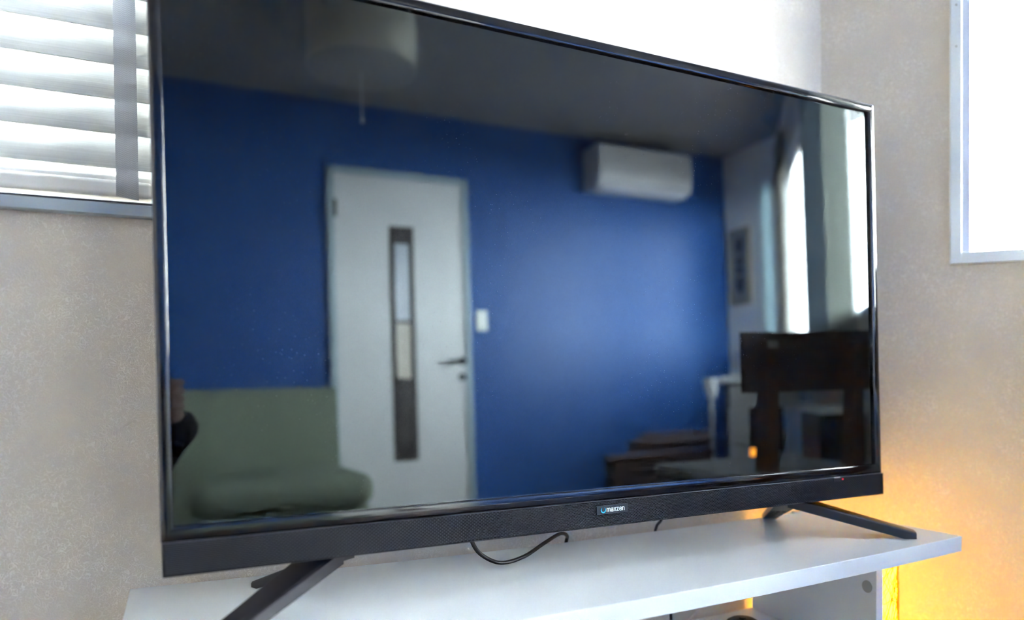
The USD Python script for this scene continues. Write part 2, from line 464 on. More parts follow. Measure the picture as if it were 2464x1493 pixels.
for m in rect_frame(W1[0], W1[1], 0.2105, W1[3], 0.0175, YB - 0.013, YB + 0.03, 0.002):
    w1.part("frame", m, "aluminium_frame")
w1.part("frame_lip", rbox((W1[0], YB - 0.0125, 0.2085), (W1[1], YB - 0.0065, 0.2125), 0.0019), "bezel_rim", label="bright rounded front lip of the frame")
w1.part("window_sill", cat(box((W1[0], YB - .0065, 0.2060), (W1[1], YB + .10, 0.2105)), box((W1[0], YB + .02, 0.2105), (W1[1], YB + .10, 0.2165))), "sill_beige", label="beige inner sill board")
for k in range(2):
    xa, xb = (W1[0], -0.50) if k == 0 else (-0.50, W1[1])
    for m in rect_frame(xa + .03, xb - .03, 0.25, W1[3] - .03, .03, YB + .09 + .012 * k, YB + .112 + .012 * k, .002):
        w1.part("sash", m, "aluminium_frame")
    w1.part("window_pane", box((xa + .03, YB + .1, 0.25), (xb - .03, YB + .104, W1[3] - .03)), "window_glass", smooth=False)

# window 2: the long window of the slanted wall
w2 = Thing("window_2", "long white-lit aluminium window in the slanted beige wall", None, tuple(sp(W2[0], 0, W2[2])), kind="structure")
Wf = 0.0205
for s0, s1, z0, z1 in ((W2[0] - Wf, W2[0], W2[2] - .0225, W2[3] + .0225), (W2[1], W2[1] + Wf, W2[2] - .0225, W2[3] + .0225), (W2[0], W2[1], W2[2] - .0225, W2[2]), (W2[0], W2[1], W2[3], W2[3] + .0225)):
    w2.part("frame", sbox(s0, s1, -.012, .03, z0, z1, .0012), "frame_pale")
for zc in (0.674, 0.596):
    w2.part("screw", cyl(sp(.2465, -.0128, zc), sp(.2465, -.010, zc), .0014, 10), "screw_dark")
edges = [W2[0], 1.60, 2.40, W2[1]]
for k in range(3):
    a, b = edges[k], edges[k + 1]
    o = 0.004 + 0.012 * (k % 2)
    lw = 0.0152 if k == 0 else 0.022
    for s0, s1, z0, z1 in ((a, a + lw, W2[2], W2[3]), (b - .022, b, W2[2], W2[3]), (a + lw, b - .022, W2[2], W2[2] + .0012 if k == 0 else W2[2] + .02), (a + lw, b - .022, W2[3] - .03, W2[3])):
        w2.part("sash", sbox(s0, s1, o, o + .010, z0, z1, .0005), "sash_lavender")
    w2.part("window_pane", sbx(a + lw, b - .022, o + .003, o + .007, W2[2], W2[3] - .03), "window_glass", smooth=False)
w2.part("window_lock", cat(srbox(1.585, 1.615, -.006, .014, 0.62, 0.72, .006), srbox(1.592, 1.608, -.018, -.004, 0.63, 0.70, .005)), "metal_dark", label="dark crescent lock on the middle sash")

# window 3: narrow frosted window in the far end wall
w3 = Thing("window_3", "tall narrow frosted window beside the framed picture", None, (XE, W3[0], W3[2]), kind="structure")
for y0, y1, z0, z1 in ((W3[0] - .012, W3[0], W3[2] - .012, W3[3] + .012), (W3[1], W3[1] + .012, W3[2] - .012, W3[3] + .012), (W3[0], W3[1], W3[2] - .012, W3[2]), (W3[0], W3[1], W3[3], W3[3] + .012)):
    w3.part("frame", cbox((XE - .008, y0, z0), (XE + .06, y1, z1), .002), "frame_pale")
w3.part("frosted_pane", box((XE + .02, W3[0], W3[2]), (XE + .026, W3[1], W3[3])), "frosted_pane", smooth=False)

struct("roof_eave", box((-3.0, YB + .14, 1.50), (1.15, YB + .80, 1.58)), "house_render", "roof eave over the blind window outside")
nb = Thing("garden_wall", "pale outside wall close behind the blind window", "wall", (-.6, YB + 1.5, FLOOR - 3.1))
nb.part("wall", box((-4.2, YB + 1.5, FLOOR - 3.1), (.75, YB + 1.68, 3.0)), "house_render", smooth=False)
nb.part("coping", box((-4.25, YB + 1.44, 3.0), (.80, YB + 1.74, 3.06)), "house_render", smooth=False)

# ------------------------------------------------------------------ television
TX, TD, TN = np.array([0.999995962, -0.002841087, 0.0000653505]), np.array([0.0, -0.022995844, -0.999735561]), np.array([0.002841839, 0.999731524, -0.022995751])
TO = np.array([0.01360994, 0.92999206, -0.22220029])
TW_, TH_ = 1.1035, 0.672
UVC = np.array([[0, 0], [1.1035, -0.0064], [1.1023, 0.6663], [-0.0043, 0.6773]])


def tvp(u, v, n=0.0):
    """Point of the set: u along its width, v up, n into it (metres, as in its own front view)."""
    a, b = u / TW_, v / TH_
    q = UVC[0] * (1 - a) * (1 - b) + UVC[1] * a * (1 - b) + UVC[2] * a * b + UVC[3] * (1 - a) * b
    return TO + TX * q[0] - TD * q[1] + TN * n


def tvmesh(m):
    m = m.copy()
    m.vertices = np.array([tvp(*p) for p in m.vertices])
    m.invert()
    return m


def tvbox(u0, u1, v0, v1, n0, n1, c=0.0005):
    m = cbox((u0, v0, n0), (u1, v1, n1), c)
    return tvmesh(m)


tv = Thing("television", "large flat black television with its screen off on the white stand", "television", (0.565, 0.965, -0.285))
U0, U1, V0, V1, VS = 0.0118, 1.0898, 0.0520, 0.6585, 0.0362   # screen opening, top of the speaker strip


def sweep_frame(profile):
    """profile: (t, n), t = 0 outer edge .. 1 screen opening; swept round the four mitred sides."""
    rings = []
    for t, n in profile:
        uo, vo, u1, v1 = U0 * t, VS + (V0 - VS) * t, TW_ + (U1 - TW_) * t, TH_ + (V1 - TH_) * t
        rings.append([tvp(uo, vo, n), tvp(u1, vo, n), tvp(u1, v1, n), tvp(uo, v1, n)])
    V, Fc = [], []
    for k in range(4):                                        # each side has its own vertices so that the mitres stay crisp
        base = len(V)
        e = (k + 1) % 4
        for r in rings:
            for q in np.linspace(0, 1, 9):
                V.append(r[k] * (1 - q) + r[e] * q)
        for i in range(len(rings) - 1):
            for j in range(8):
                a = base + i * 9 + j
                Fc += [[a, a + 1, a + 10], [a, a + 10, a + 9]]
    m = trimesh.Trimesh(np.array(V), Fc, process=False)
    return m


prof = [(0.0, .012), (0.0, .0018), (0.03, .0009), (0.10, .0002), (0.22, -.0003), (0.45, -.0007), (0.7, -.0005), (0.86, -.0003), (0.95, .0001), (0.985, .0006), (1.0, .0014), (1.0, .0052)]
bz = sweep_frame(prof)
usd = usdkit.mesh(stage, tv.path + "/bezel", trimesh.Trimesh(bz.vertices - tv.loc, bz.faces, process=False), MAT["bezel_gloss"], smooth=60)
USED[(tv.path, "bezel")] = 1
usd.GetPrim().SetCustomDataByKey("label", "glossy black mitred bezel with dust")
rim = []
for (ua, va, ub, vb) in ((-.0009, VS, 0, TH_ + .0009), (TW_, VS, TW_ + .0009, TH_ + .0009), (0, TH_, TW_, TH_ + .0009)):
    rim.append(tvbox(ua, ub, va, vb, .0012, .012, .0003))
tv.part("rim", cat(*rim), "bezel_rim", label="thin bright outer edge of the bezel")
scr = trimesh.Trimesh([tvp(U0 - .002, V0 - .002, .005), tvp(U1 + .002, V0 - .002, .005), tvp(U1 + .002, V1 + .002, .005), tvp(U0 - .002, V1 + .002, .005),
                       tvp(U0 - .002, V0 - .002, .008), tvp(U1 + .002, V0 - .002, .008), tvp(U1 + .002, V1 + .002, .008), tvp(U0 - .002, V1 + .002, .008)],
                      [[0, 1, 2], [0, 2, 3], [4, 6, 5], [4, 7, 6], [0, 5, 1], [0, 4, 5], [1, 6, 2], [1, 5, 6], [2, 7, 3], [2, 6, 7], [3, 4, 0], [3, 7, 4]])
tv.part("screen", scr, "screen_film", smooth=False, label="dark glossy screen that mirrors the room")
tv.part("back_cover", cat(tvbox(.004, TW_ - .004, .003, TH_ - .003, .010, .022, .003), tvbox(.12, TW_ - .12, .02, .42, .02, .062, .012)), "back_plastic")
# speaker strip: a woven lattice in front of a dark box
tv.part("speaker_box", cat(tvbox(0, TW_, 0, VS, .004, .03, .001), tvbox(0, TW_, 0, .0014, -.0035, .006, .0004), tvbox(0, .0022, 0, VS, -.0035, .006, .0004), tvbox(TW_ - .0022, TW_, 0, VS, -.0035, .006, .0004)), "speaker_dark")
tv.part("strip_edge", tvbox(0, TW_, VS - .0009, VS + .0001, -.0038, .003, .00045), "bezel_rim", label="thin bright top edge of the speaker strip")
rows, pitch = 17, 0.0050
hv = (VS - .0024) / rows
bars, Vv, Ff = [], [], []


def add_bar(u0, u1, v0, v1, n0, n1):
    b = len(Vv)
    Vv.extend([tvp(u0, v0, n0), tvp(u1, v0, n0), tvp(u1, v1, n0), tvp(u0, v1, n0), tvp(u0, v0, n1), tvp(u1, v0, n1), tvp(u1, v1, n1), tvp(u0, v1, n1)])
    for q in ((0, 1, 2, 3), (0, 4, 5, 1), (3, 2, 6, 7), (0, 3, 7, 4), (1, 5, 6, 2)):
        Ff.append([b + q[0], b + q[1], b + q[2]])
        Ff.append([b + q[0], b + q[2], b + q[3]])


for i in range(rows + 1):
    v = .0013 + i * hv
    for k in range(10):                                        # in lengths, so that the bars follow the strip
        add_bar(.002 + (TW_ - .004) * k / 10, .002 + (TW_ - .004) * (k + 1) / 10, v - .00034, v + .00034, -.0030, -.0016)
nlink = int((TW_ - .004) / pitch)
for i in range(rows):
    v = .0013 + i * hv
    for k in range(nlink):
        u = .002 + (k + (0.5 if i % 2 else 0.0)) * pitch
        if .530 < u < .582 and .0165 < v + hv / 2 < .0300:
            continue
        add_bar(u - .0005, u + .0005, v, v + hv, -.0029, -.0014)
tv.part("speaker_grille", trimesh.Trimesh(np.array(Vv), Ff, process=False), "grille_plastic", smooth=False, label="fine slotted speaker grille", kind="stuff")
# the backing just behind the lattice, open in front of the drivers
def backing(u0, u1):
    return tvbox(u0, u1, .001, VS - .001, .0004, .003, .0002)
tv.part("grille_cloth", cat(backing(.002, .335), backing(.392, .715), backing(.772, TW_ - .002)), "speaker_dark", label="dark cloth behind the grille")
for uc in (.3635, .7435):
    tv.part("driver_cone", tvbox(uc - .03, uc + .03, .002, VS - .002, .0025, .0039, .0003), "cone_black")
badge = tv.part("badge", tvbox(.5305, .5815, .0168, .0290, -.0042, -.0015, .0003), "badge_plate", label="small badge plate on the speaker strip")
txt = meshkit.text_mesh("maxzen", 0.0080, 0.0006, bold=True)
b0, b1 = txt.bounds
txt.vertices = (txt.vertices - [b0[0], 0, 0]) * [0.0292 / (b1[0] - b0[0]), 0.86, 1]
txt.vertices = np.array([tvp(.5462 + x, .0203 + y, -.0042 - z) for x, y, z in txt.vertices])
tv.part("lettering", txt, "badge_white", smooth=False, parent=badge, label="white letters on the badge")
ang = np.linspace(math.radians(125), math.radians(125 + 300), 30)
Vc, Fc = [], []
for i, a in enumerate(ang):
    f = i / 29
    w = .00025 + .0016 * math.sin(math.pi * min(1, f * 1.05)) ** 0.8
    for r in (.0040, .0040 - w):
        for n in (-.0042, -.0048):
            Vc.append(tvp(.5408 + r * math.cos(a), .0229 + r * math.sin(a), n))
for i in range(29):
    a, b = i * 4, i * 4 + 4
    for p, q in ((0, 1), (1, 3), (3, 2), (2, 0)):
        Fc += [[a + p, b + p, b + q], [a + p, b + q, a + q]]
tv.part("emblem", trimesh.Trimesh(np.array(Vc), Fc, process=False), "badge_cyan", smooth=False, parent=badge, label="blue open ring on the badge")
tv.part("sensor_window", cat(tvbox(.985, 1.0005, VS - .0062, VS - .0012, -.0039, -.001, .0003)), "back_plastic", label="small dark receiver window")
tv.part("sensor_glint", tvbox(.986, .9995, VS - .0006, VS + .0006, -.0042, -.002, .0003), "badge_white", label="pale strip above the receiver window")
tv.part("standby_light", xf(trimesh.creation.icosphere(2, .0011), TX, TN, -TD, tvp(1.006, VS - .0036, -.0032)), "standby_red", label="tiny red standby light")


def blade(p0, w0, p1, w1, t, axis):
    """A tapering leg blade from p0 (top) to p1 (tip); axis: its horizontal width direction."""
    axis = np.array(axis, float) / np.linalg.norm(axis)
    p0, p1 = np.array(p0, float), np.array(p1, float)
    P = []
    for p, w, tt in ((p0, w0, t), (p1, w1, t * .75)):
        for s in (-1, 1):
            P += [p + axis * s * w / 2 * .8, p + axis * s * w / 2 - [0, 0, tt * .30], p + axis * s * w / 2 * .96 - [0, 0, tt]]
    return hull(P)


def bar(p0, p1, w0, w1, h0, h1, flat=0.018):
    """A straight leg bar: level top edge w wide, sides h deep, ending in a flat foot at p1 (its sole)."""
    p0, p1 = np.array(p0, float), np.array(p1, float)
    d = p1 - p0
    d[2] = 0
    d /= np.linalg.norm(d)
    ax = np.array([-d[1], d[0], 0])
    P = []
    for s in (-1, 1):
        P += [p0 + ax * s * w0 * .40, p0 + ax * s * w0 * .5 - [0, 0, .003], p0 + ax * s * w0 * .5 - [0, 0, h0]]
        q = p1 - d * flat
        P += [q + ax * s * w1 * .40 + [0, 0, h1], q + ax * s * w1 * .5 + [0, 0, h1 - .0025], q + ax * s * w1 * .5]
        P += [p1 + ax * s * w1 * .36 + [0, 0, h1 - .0022], p1 + ax * s * w1 * .44 + [0, 0, h1 - .0045], p1 + ax * s * w1 * .44]
    return hull(P)


def make_leg(sg):
    cxm = 0.5654
    X = lambda x: cxm + sg * (x - cxm)
    a = bar((X(.940), .972, -.2200), (X(1.0905), .8405, -.2848), .050, .031, .018, .0125)
    b = bar((X(.925), .955, -.2190), (X(1.0045), 1.0865, -.2848), .040, .025, .016, .0095, .012)
    return a, b


def pockets(b, sg):
    """Rows of square hollows in the inner side of a rear leg arm."""
    M = Manifold(m3.Mesh(np.asarray(b.vertices, np.float32), np.asarray(b.faces, np.uint32)))
    p0, p1 = np.array([.925, .955, -.2190]), np.array([1.0045, 1.0865, -.2848])
    for p in (p0, p1):
        p[0] = .5654 + sg * (p[0] - .5654)
    d = (p1 - p0) / np.linalg.norm(p1 - p0)
    h = np.array([d[0], d[1], 0]) / np.linalg.norm(d[:2])
    ax = np.array([-h[1], h[0], 0])
    up = np.cross(d, ax) if np.cross(d, ax)[2] > 0 else -np.cross(d, ax)
    for t in np.linspace(.42, .86, 5):
        w = .040 * (1 - t) + .025 * t
        hh = .016 * (1 - t) + .0095 * t
        for col in (-1, 0, 1):
            c = p0 * (1 - t) + p1 * t + ax * col * w * .28 - [0, 0, hh]
            q = xf(box((-.0058, -w * .11, -.004), (.0058, w * .11, .004)), d, ax, up, c)
            M -= Manifold(m3.Mesh(np.asarray(q.vertices, np.float32), np.asarray(q.faces, np.uint32)))
    r = M.to_mesh()
    return trimesh.Trimesh(r.vert_properties[:, :3], r.tri_verts)


for sg in (1, -1):
    a, b = make_leg(sg)
    top = tvmesh(cbox((0.5654 + sg * .372 - .035 - TO[0], .0, .012), (0.5654 + sg * .372 + .035 - TO[0], .03, .05), .003))
    tv.part("leg", cat(a, pockets(b, sg), top), "leg_plastic", label="black V-shaped plastic leg")

# ------------------------------------------------------------------ television stand
ZT, TT = -0.285, 0.0250
st = Thing("television_stand", "low white board stand with a bow-fronted top and an open shelf", "television stand", (0.565, 0.98, FLOOR))
outline = [(-.0345, .809)]
cx0, cx1 = -.0345, 1.1635
for k in range(1, 24):
    t = k / 24
    outline.append((cx0 + (cx1 - cx0) * t, .809 - .0238 * (1 - (2 * t - 1) ** 2)))
outline += [(1.1635, .809), (1.1567, .925), (1.1518, 1.020), (1.104, 1.094), (1.06, 1.0935), (.99, 1.0925), (.8575, 1.0925), (.756, 1.0945), (.59, 1.098), (.506, 1.102), (.40, 1.108), (.285, 1.118), (.174, 1.131), (.07, 1.143), (-.0206, 1.1535)]


def slab(poly, z0, z1, c):
    """A board over any outline, its rim chamfered by c."""
    from shapely.geometry import Polygon
    P = Polygon(poly)
    ins = np.array(P.buffer(-c, join_style=2).exterior.coords)[:-1]
    out = np.array(P.exterior.coords)[:-1]
    if Polygon(out).exterior.is_ccw != Polygon(ins).exterior.is_ccw:
        ins = ins[::-1]
    if not Polygon(out).exterior.is_ccw:
        out, ins = out[::-1], ins[::-1]
    k = np.argmin(np.linalg.norm(ins[:, None] - out[None, :1], axis=2)[:, 0])
    ins = np.roll(ins, -k, axis=0)
    n = len(out)
    V = np.vstack([np.c_[ins, np.full(n, z0)], np.c_[out, np.full(n, z0 + c)], np.c_[out, np.full(n, z1 - c)], np.c_[ins, np.full(n, z1)]])
    Fc = []
    for r in range(3):
        for i in range(n):
            j = (i + 1) % n
            Fc += [[r * n + i, r * n + j, r * n + n + j], [r * n + i, r * n + n + j, r * n + n + i]]
    tv_, tf = trimesh.creation.triangulate_polygon(Polygon(ins), engine="earcut")
    from scipy.spatial import cKDTree
    m = cKDTree(ins).query(tv_)[1]
    for t in tf:
        q = m[t]
        if np.cross(ins[q[1]] - ins[q[0]], ins[q[2]] - ins[q[0]]) < 0:
            q = q[::-1]
        Fc += [list(q + 3 * n), list(q[::-1])]
    return trimesh.Trimesh(V, Fc, process=False)


st.part("tabletop", slab(outline, ZT - TT, ZT, .0009), "white_board", smooth=20)
for x0, x1 in ((1.010, 1.0252), (.1056, .1208)):
    sd = st.part("side_panel", cbox((x0, .8486, FLOOR), (x1, 1.1375, ZT - TT), .0008), "white_edge")
    if x0 > 1:
        st.part("screw_cap", cyl((x0 - .0009, .8665, -.3595), (x0 + .002, .8665, -.3595), .0098, 28), "felt", parent=sd, label="grey round cap on the inner side")
st.part("shelf", cbox((.1208, .87, -.4815), (1.010, 1.1375, -.4665), .0008), "white_edge")
st.part("bottom_board", cbox((.1208, .86, FLOOR + .04), (1.010, 1.1375, FLOOR + .056), .0008), "white_edge")
st.part("plinth", cbox((.1208, .88, FLOOR), (1.010, .895, FLOOR + .04), .0008), "white_edge")
st.part("divider", cbox((.558, .88, FLOOR + .056), (.573, 1.13, -.4815), .0008), "white_edge")

# cables
loop = spline([(.372, 1.000, -.165), (.384, 1.012, -.212), (.3975, 1.018, -.2470), (.4127, 1.02, -.2672), (.441, 1.02, -.2815), (.4816, 1.03, -.2800), (.526, 1.05, -.2690), (.567, 1.078, -.2650), (.589, 1.096, -.2740), (.5925, 1.1055, -.288), (.592, 1.115, -.33), (.592, 1.12, -.42)], 10)
single("power_cable", tube_raw(loop, .0029, 12), "cable_black", "thick black cable sagging in a loop below the middle of the television", "cable", smooth=True)
c2 = spline([(.806, 1.08, -.20), (.790, 1.10, -.245), (.7777, 1.1035, -.2692), (.7680, 1.1035, -.2797), (.766, 1.104, -.30), (.79, 1.12, -.38), (.821, 1.14, -.44), (.824, 1.14, -.4605)], 10)
single("antenna_cable", tube_raw(c2, .0026, 12), "cable_black", "short thin black cable dropping behind the stand near the badge", "cable", smooth=True)
c3 = spline([(.93, 1.152, -.42), (.905, 1.150, -.443), (.880, 1.142, -.458), (.860, 1.132, -.4635), (.83, 1.10, -.4640)], 8)
single("grey_cable", tube_raw(c3, .0022, 10), "cable_grey", "thin pale grey cable lying on the shelf below the television", "cable", smooth=True)
ov = [(1.0775 + .020 * math.cos(a), 1.0985 + .010 * math.sin(a), -.2837) for a in np.linspace(0, 2 * math.pi, 40)]
clear = Thing("clear_tie", "small loop of clear plastic tie on the stand behind the black leg", "cable tie", (1.0775, 1.0985, -.285))
clear.part("loop", tube_raw(ov, .0011, 8), "cable_grey", smooth=True)
clear.part("clip", rbox((1.068, 1.086, -.2849), (1.077, 1.094, -.2812), .0015), "cable_grey")
dv = Thing("media_box", "small black rounded device on the shelf under the television", "device", (.868, 1.0, -.4665))
dv.part("body", lathe([(0, 0), (.026, 0), (.029, .004), (.029, .030), (.026, .036), (.020, .0395), (0, .041)], (.868, 1.0, -.4660)), "back_plastic")
dv.part("top_button", lathe([(0, 0), (.007, 0), (.006, .003), (0, .0035)], (.868, 1.0, -.426)), "camera_black")

# ------------------------------------------------------------------ fibre column lamp
LC, LR = (1.100, .950), .052
lamp = Thing("column_lamp", "glowing yellow fibre-wrapped column lamp behind the white stand", "lamp", (*LC, FLOOR))
lamp.part("base", lathe([(0, 0), (.062, 0), (.062, .018), (.056, .024), (0, .024)], (*LC, FLOOR)), "brown_wood")
lamp.part("glowing_shade", lathe([(0, .024), (LR, .024), (LR, .40), (LR - .006, .405), (0, .405)], (*LC, FLOOR)), "lamp_glow")
strands = []
for k in range(520):
    a0, z0 = rng.uniform(0, 2 * math.pi), rng.uniform(.03, .40)
    da, dz = rng.uniform(.3, 2.0) * rng.choice((-1, 1)), rng.uniform(-.22, .22)
    n = 9
    P = []
    for t in np.linspace(0, 1, n):
        z = min(.402, max(.026, z0 + dz * t + .01 * math.sin(3 * t + k)))
        r = LR + .0012 + .003 * abs(math.sin(2.2 * t + k))
        P.append((LC[0] + r * math.cos(a0 + da * t), LC[1] + r * math.sin(a0 + da * t), FLOOR + z))
    strands.append(tube_raw(P, rng.uniform(.00035, .0008), 4))
lamp.part("fibre_wrap", cat(*strands), "fibre_string", smooth=True, label="tangle of orange fibres wound round the shade", kind="stuff")

# ------------------------------------------------------------------ window blind
bl = Thing("window_blind", "white wooden slatted blind in the window beside the television", "blind", (-.5, YB, W1[3]))
YS, PI_, ALP = YB + .026, 0.04445, math.radians(61)
zb0 = 0.2585
X0, X1 = W1[0] + .006, .0138
nsl = int((W1[3] - .05 - zb0) / PI_)
for k in range(nsl):
    zb = zb0 + k * PI_
    prof = []
    n = 7
    for t in np.linspace(0, 1, n):
        d = .050 * t
        bow = .0028 * 4 * t * (1 - t)
        prof.append((YS - .016 + d * math.cos(ALP) - bow * math.sin(ALP) * .6, zb + d * math.sin(ALP) + bow * math.cos(ALP)))
    V, Fq = [], []
    th = .0016
    nx = np.array([-math.sin(ALP), math.cos(ALP)]) * th
    ring = [np.array(p) for p in prof] + [np.array(p) - nx for p in prof[::-1]]
    for x in (X0, X1):
        for p in ring:
            V.append((x, p[0], p[1]))
    L = len(ring)
    for i in range(L):
        j = (i + 1) % L
        Fq += [[i, j, L + j], [i, L + j, L + i]]
    for i in range(n - 1):
        a, b, c, d = i, i + 1, L - 2 - i, L - 1 - i
        Fq += [[a, c, b], [a, d, c], [L + a, L + b, L + c], [L + a, L + c, L + d]]
    bl.part("slat", trimesh.Trimesh(V, Fq, process=False), "slat_white", smooth=40)
bl.part("bottom_rail", cat(rbox((X0, YS - .014, .2225), (X1, YS + .016, .2445), .006), rbox((X0, YS - .010, .240), (X1, YS + .012, .2515), .004)), "rail_white")
bl.part("head_rail", cbox((X0, YS - .02, W1[3] - .05), (X1, YS + .035, W1[3]), .003), "rail_white")
for xa in (-.0278, -.62):
    xb = xa + .0256
    V = []
    zs = np.linspace(.221, W1[3] - .05, 60)
    for i, z in enumerate(zs):
        off = .0012 * math.sin((z - zb0) / PI_ * 2 * math.pi)
        for x in (xa, xb):
            zz = z if i else (.2222 if x == xa else .2180)
            for dy in (0, .0009):
                V.append((x, YS - .0205 + off + dy, zz))
    Fq = []
    for i in range(len(zs) - 1):
        a, b = i * 4, i * 4 + 4
        for p, q in ((0, 2), (2, 3), (3, 1), (1, 0)):
            Fq += [[a + p, a + q, b + q], [a + p, b + q, b + p]]
    Fq += [[0, 1, 3], [0, 3, 2]]
    bl.part("ladder_tape", trimesh.Trimesh(V, Fq, process=False), "herringbone_tape", smooth=False, label="grey woven herringbone tape")

# ------------------------------------------------------------------ what the screen mirrors: the other side of the room
# door
DX0, DX1, DZ = .874, 1.693, 1.265
dr = Thing("door_1", "white door with a narrow dark window strip in the blue wall", None, (DX0, YF, FLOOR), kind="structure")
dr.part("door_frame", cat(cbox((DX0, YF, FLOOR), (DX0 + .035, YF + .025, DZ), .003), cbox((DX1 - .035, YF, FLOOR), (DX1, YF + .025, DZ), .003), cbox((DX0, YF, DZ - .03), (DX1, YF + .025, DZ), .003)), "door_frame_grey")
leaf = dr.part("door_leaf", cbox((DX0 + .038, YF - .02, FLOOR + .008), (DX1 - .038, YF + .012, DZ - .034), .003), "door_white")
for x0, x1, z0, z1 in ((1.213, 1.243, -.385, .955), (1.325, 1.355, -.385, .955), (1.243, 1.325, .855, .955), (1.243, 1.325, -.385, .085), (1.243, 1.325, .398, .418)):
    dr.part("strip_frame", cbox((x0, YF + .008, z0), (x1, YF + .017, z1), .002), "door_strip", label="dark wooden window strip")
dr.part("door_glass", cbox((1.243, YF + .008, .418), (1.325, YF + .0135, .855), .001), "door_glass_pale")
dr.part("door_glass", cbox((1.243, YF + .008, .085), (1.325, YF + .0135, .398), .001), "door_glass_beige")
dr.part("door_handle", cat(rbox((1.53, YF + .045, .172), (1.645, YF + .062, .19), .007), cyl((1.632, YF + .01, .181), (1.632, YF + .05, .181), .011), cyl((1.632, YF + .011, .181), (1.632, YF + .019, .181), .024)), "metal_dark")
dr.part("door_lock", cat(cyl((1.628, YF + .011, .088), (1.628, YF + .02, .088), .022), rbox((1.62, YF + .018, .084), (1.636, YF + .034, .092), .003)), "metal_dark")
dr.part("hinge", cbox((DX0 + .03, YF + .012, .98), (DX0 + .05, YF + .03, 1.08), .003), "metal_dark")

sw = Thing("light_switch", "small pale switch plate on the blue wall beside the door", "switch", (1.768, YF, .426))
sw.part("plate", rbox((1.733, YF, .362), (1.803, YF + .008, .486), .004), "switch_white")
sw.part("rocker", rbox((1.752, YF + .006, .39), (1.784, YF + .011, .458), .003), "switch_key")

ac = Thing("air_conditioner", "white wall-mounted air conditioner high on the blue wall", "air conditioner", (2.86, YF, 1.265))
A0, A1 = 2.505, 3.215
pr = [(YF, 1.27), (YF + .13, 1.262), (YF + .19, 1.285), (YF + .208, 1.33), (YF + .212, 1.40), (YF + .205, 1.53), (YF + .19, 1.543), (YF, 1.543)]
ac.part("body", hull([(x, y, z) for x in (A0, A1) for y, z in pr]), "appliance_white", smooth=40)
ac.part("air_flap", hull([(x, y, z) for x in (A0 + .03, A1 - .03) for y, z in ((YF + .120, 1.257), (YF + .185, 1.277), (YF + .183, 1.282), (YF + .118, 1.262))]), "rail_white")
ac.part("vent_gap", cbox((A0 + .02, YF + .192, 1.300), (A1 - .02, YF + .2015, 1.306), .001), "vent_dark")

pl = Thing("pendant_lamp", "cream drum-shaped ceiling lamp with a pull cord mirrored at the top of the screen", "ceiling lamp", (.785, -1.27, CEIL))
PC = (.785, -1.27)
LZ = 1.309
pl.part("shade", lathe([(.2165, LZ), (.2165, LZ + .288), (.2135, LZ + .288), (.2135, LZ), (.2165, LZ)], (*PC, 0), 64), "lamp_shade_cloth", smooth=40)
pl.part("diffuser", lathe([(0, LZ + .001), (.212, LZ + .001), (.212, LZ + .006), (0, LZ + .006)], (*PC, 0), 64), "lamp_diffuser")
pl.part("ceiling_mount", lathe([(0, 1.60), (.05, 1.60), (.06, CEIL), (0, CEIL)], (*PC, 0)), "appliance_white")
pl.part("spider_frame", cat(*[cyl((PC[0], PC[1], 1.592), (PC[0] + .213 * math.cos(a), PC[1] + .213 * math.sin(a), 1.592), .003, 8) for a in (0, 2.094, 4.189)], cyl((*PC, 1.585), (*PC, 1.61), .012, 12)), "metal_dark")
pl.part("pull_cord", cat(cyl((.787, -1.30, LZ + .01), (.787, -1.30, 1.12), .0024, 8), lathe([(0, 0), (.006, .004), (.007, .016), (.003, .026), (0, .027)], (.787, -1.30, 1.095), 16)), "appliance_white")

so = Thing("sofa", "pale green fabric sofa with one arm against the blue wall", "sofa", (.38, -2.0, FLOOR))
so.part("base", rbox((-.11, -2.42, FLOOR + .06), (.86, -1.62, -.48), .04), "sofa_fabric", smooth=50)
so.part("seat_cushion", rbox((.135, -2.25, -.50), (.875, -1.57, -.355), .06), "sofa_fabric", smooth=50)
so.part("back_cushion", hull([(x, y, z) for x in (.10, .85) for y, z in ((-2.19, -.40), (-2.235, .015), (-2.27, .04), (-2.36, .04), (-2.40, .0), (-2.42, -.5), (-2.2, -.5))]), "sofa_fabric", smooth=50)
so.part("arm", hull([(x + dx, y, z) for y in (-2.40, -1.60) for x, dx, z in ((-.11, 0, -.60), (.17, 0, -.60), (.185, 0, -.42), (.135, 0, -.22), (.09, 0, -.175), (-.06, 0, -.175), (-.11, 0, -.22))]), "sofa_fabric", smooth=50)
for x, y in ((-.06, -2.36), (.80, -2.36), (-.06, -1.68), (.80, -1.68)):
    so.part("leg", cyl((x, y, FLOOR), (x, y, FLOOR + .07), .018, 14, .024), "dark_walnut")

# dining chair whose back faces the television
ch = Thing("dining_chair", "dark wooden chair with a broad back panel in front of the desk", "chair", (1.60, .1, FLOOR))
CY_ = .30
BX0, BX1 = 1.352, 1.852
V = []
nx_, nz_ = 14, 6
for side in (0, 1):
    for i in range(nx_ + 1):
        for j in range(nz_ + 1):
            t, q = i / nx_, j / nz_
            x = BX0 + (BX1 - BX0) * t + (.006 if side else 0) * 0
            z = -.050 + .158 * q + .012 * t * q
            y = CY_ - .035 * (1 - (2 * t - 1) ** 2) + .02 * q - side * .014
            x += (.018 if t < .5 else -.018) * (1 - q) * abs(2 * t - 1)
            V.append((x, y, z))
Fq = []
W_ = nz_ + 1
NV = (nx_ + 1) * W_
for i in range(nx_):
    for j in range(nz_):
        a = i * W_ + j
        Fq += [[a, a + W_, a + W_ + 1], [a, a + W_ + 1, a + 1]]
        b = a + NV
        Fq += [[b, b + W_ + 1, b + W_], [b, b + 1, b + W_ + 1]]
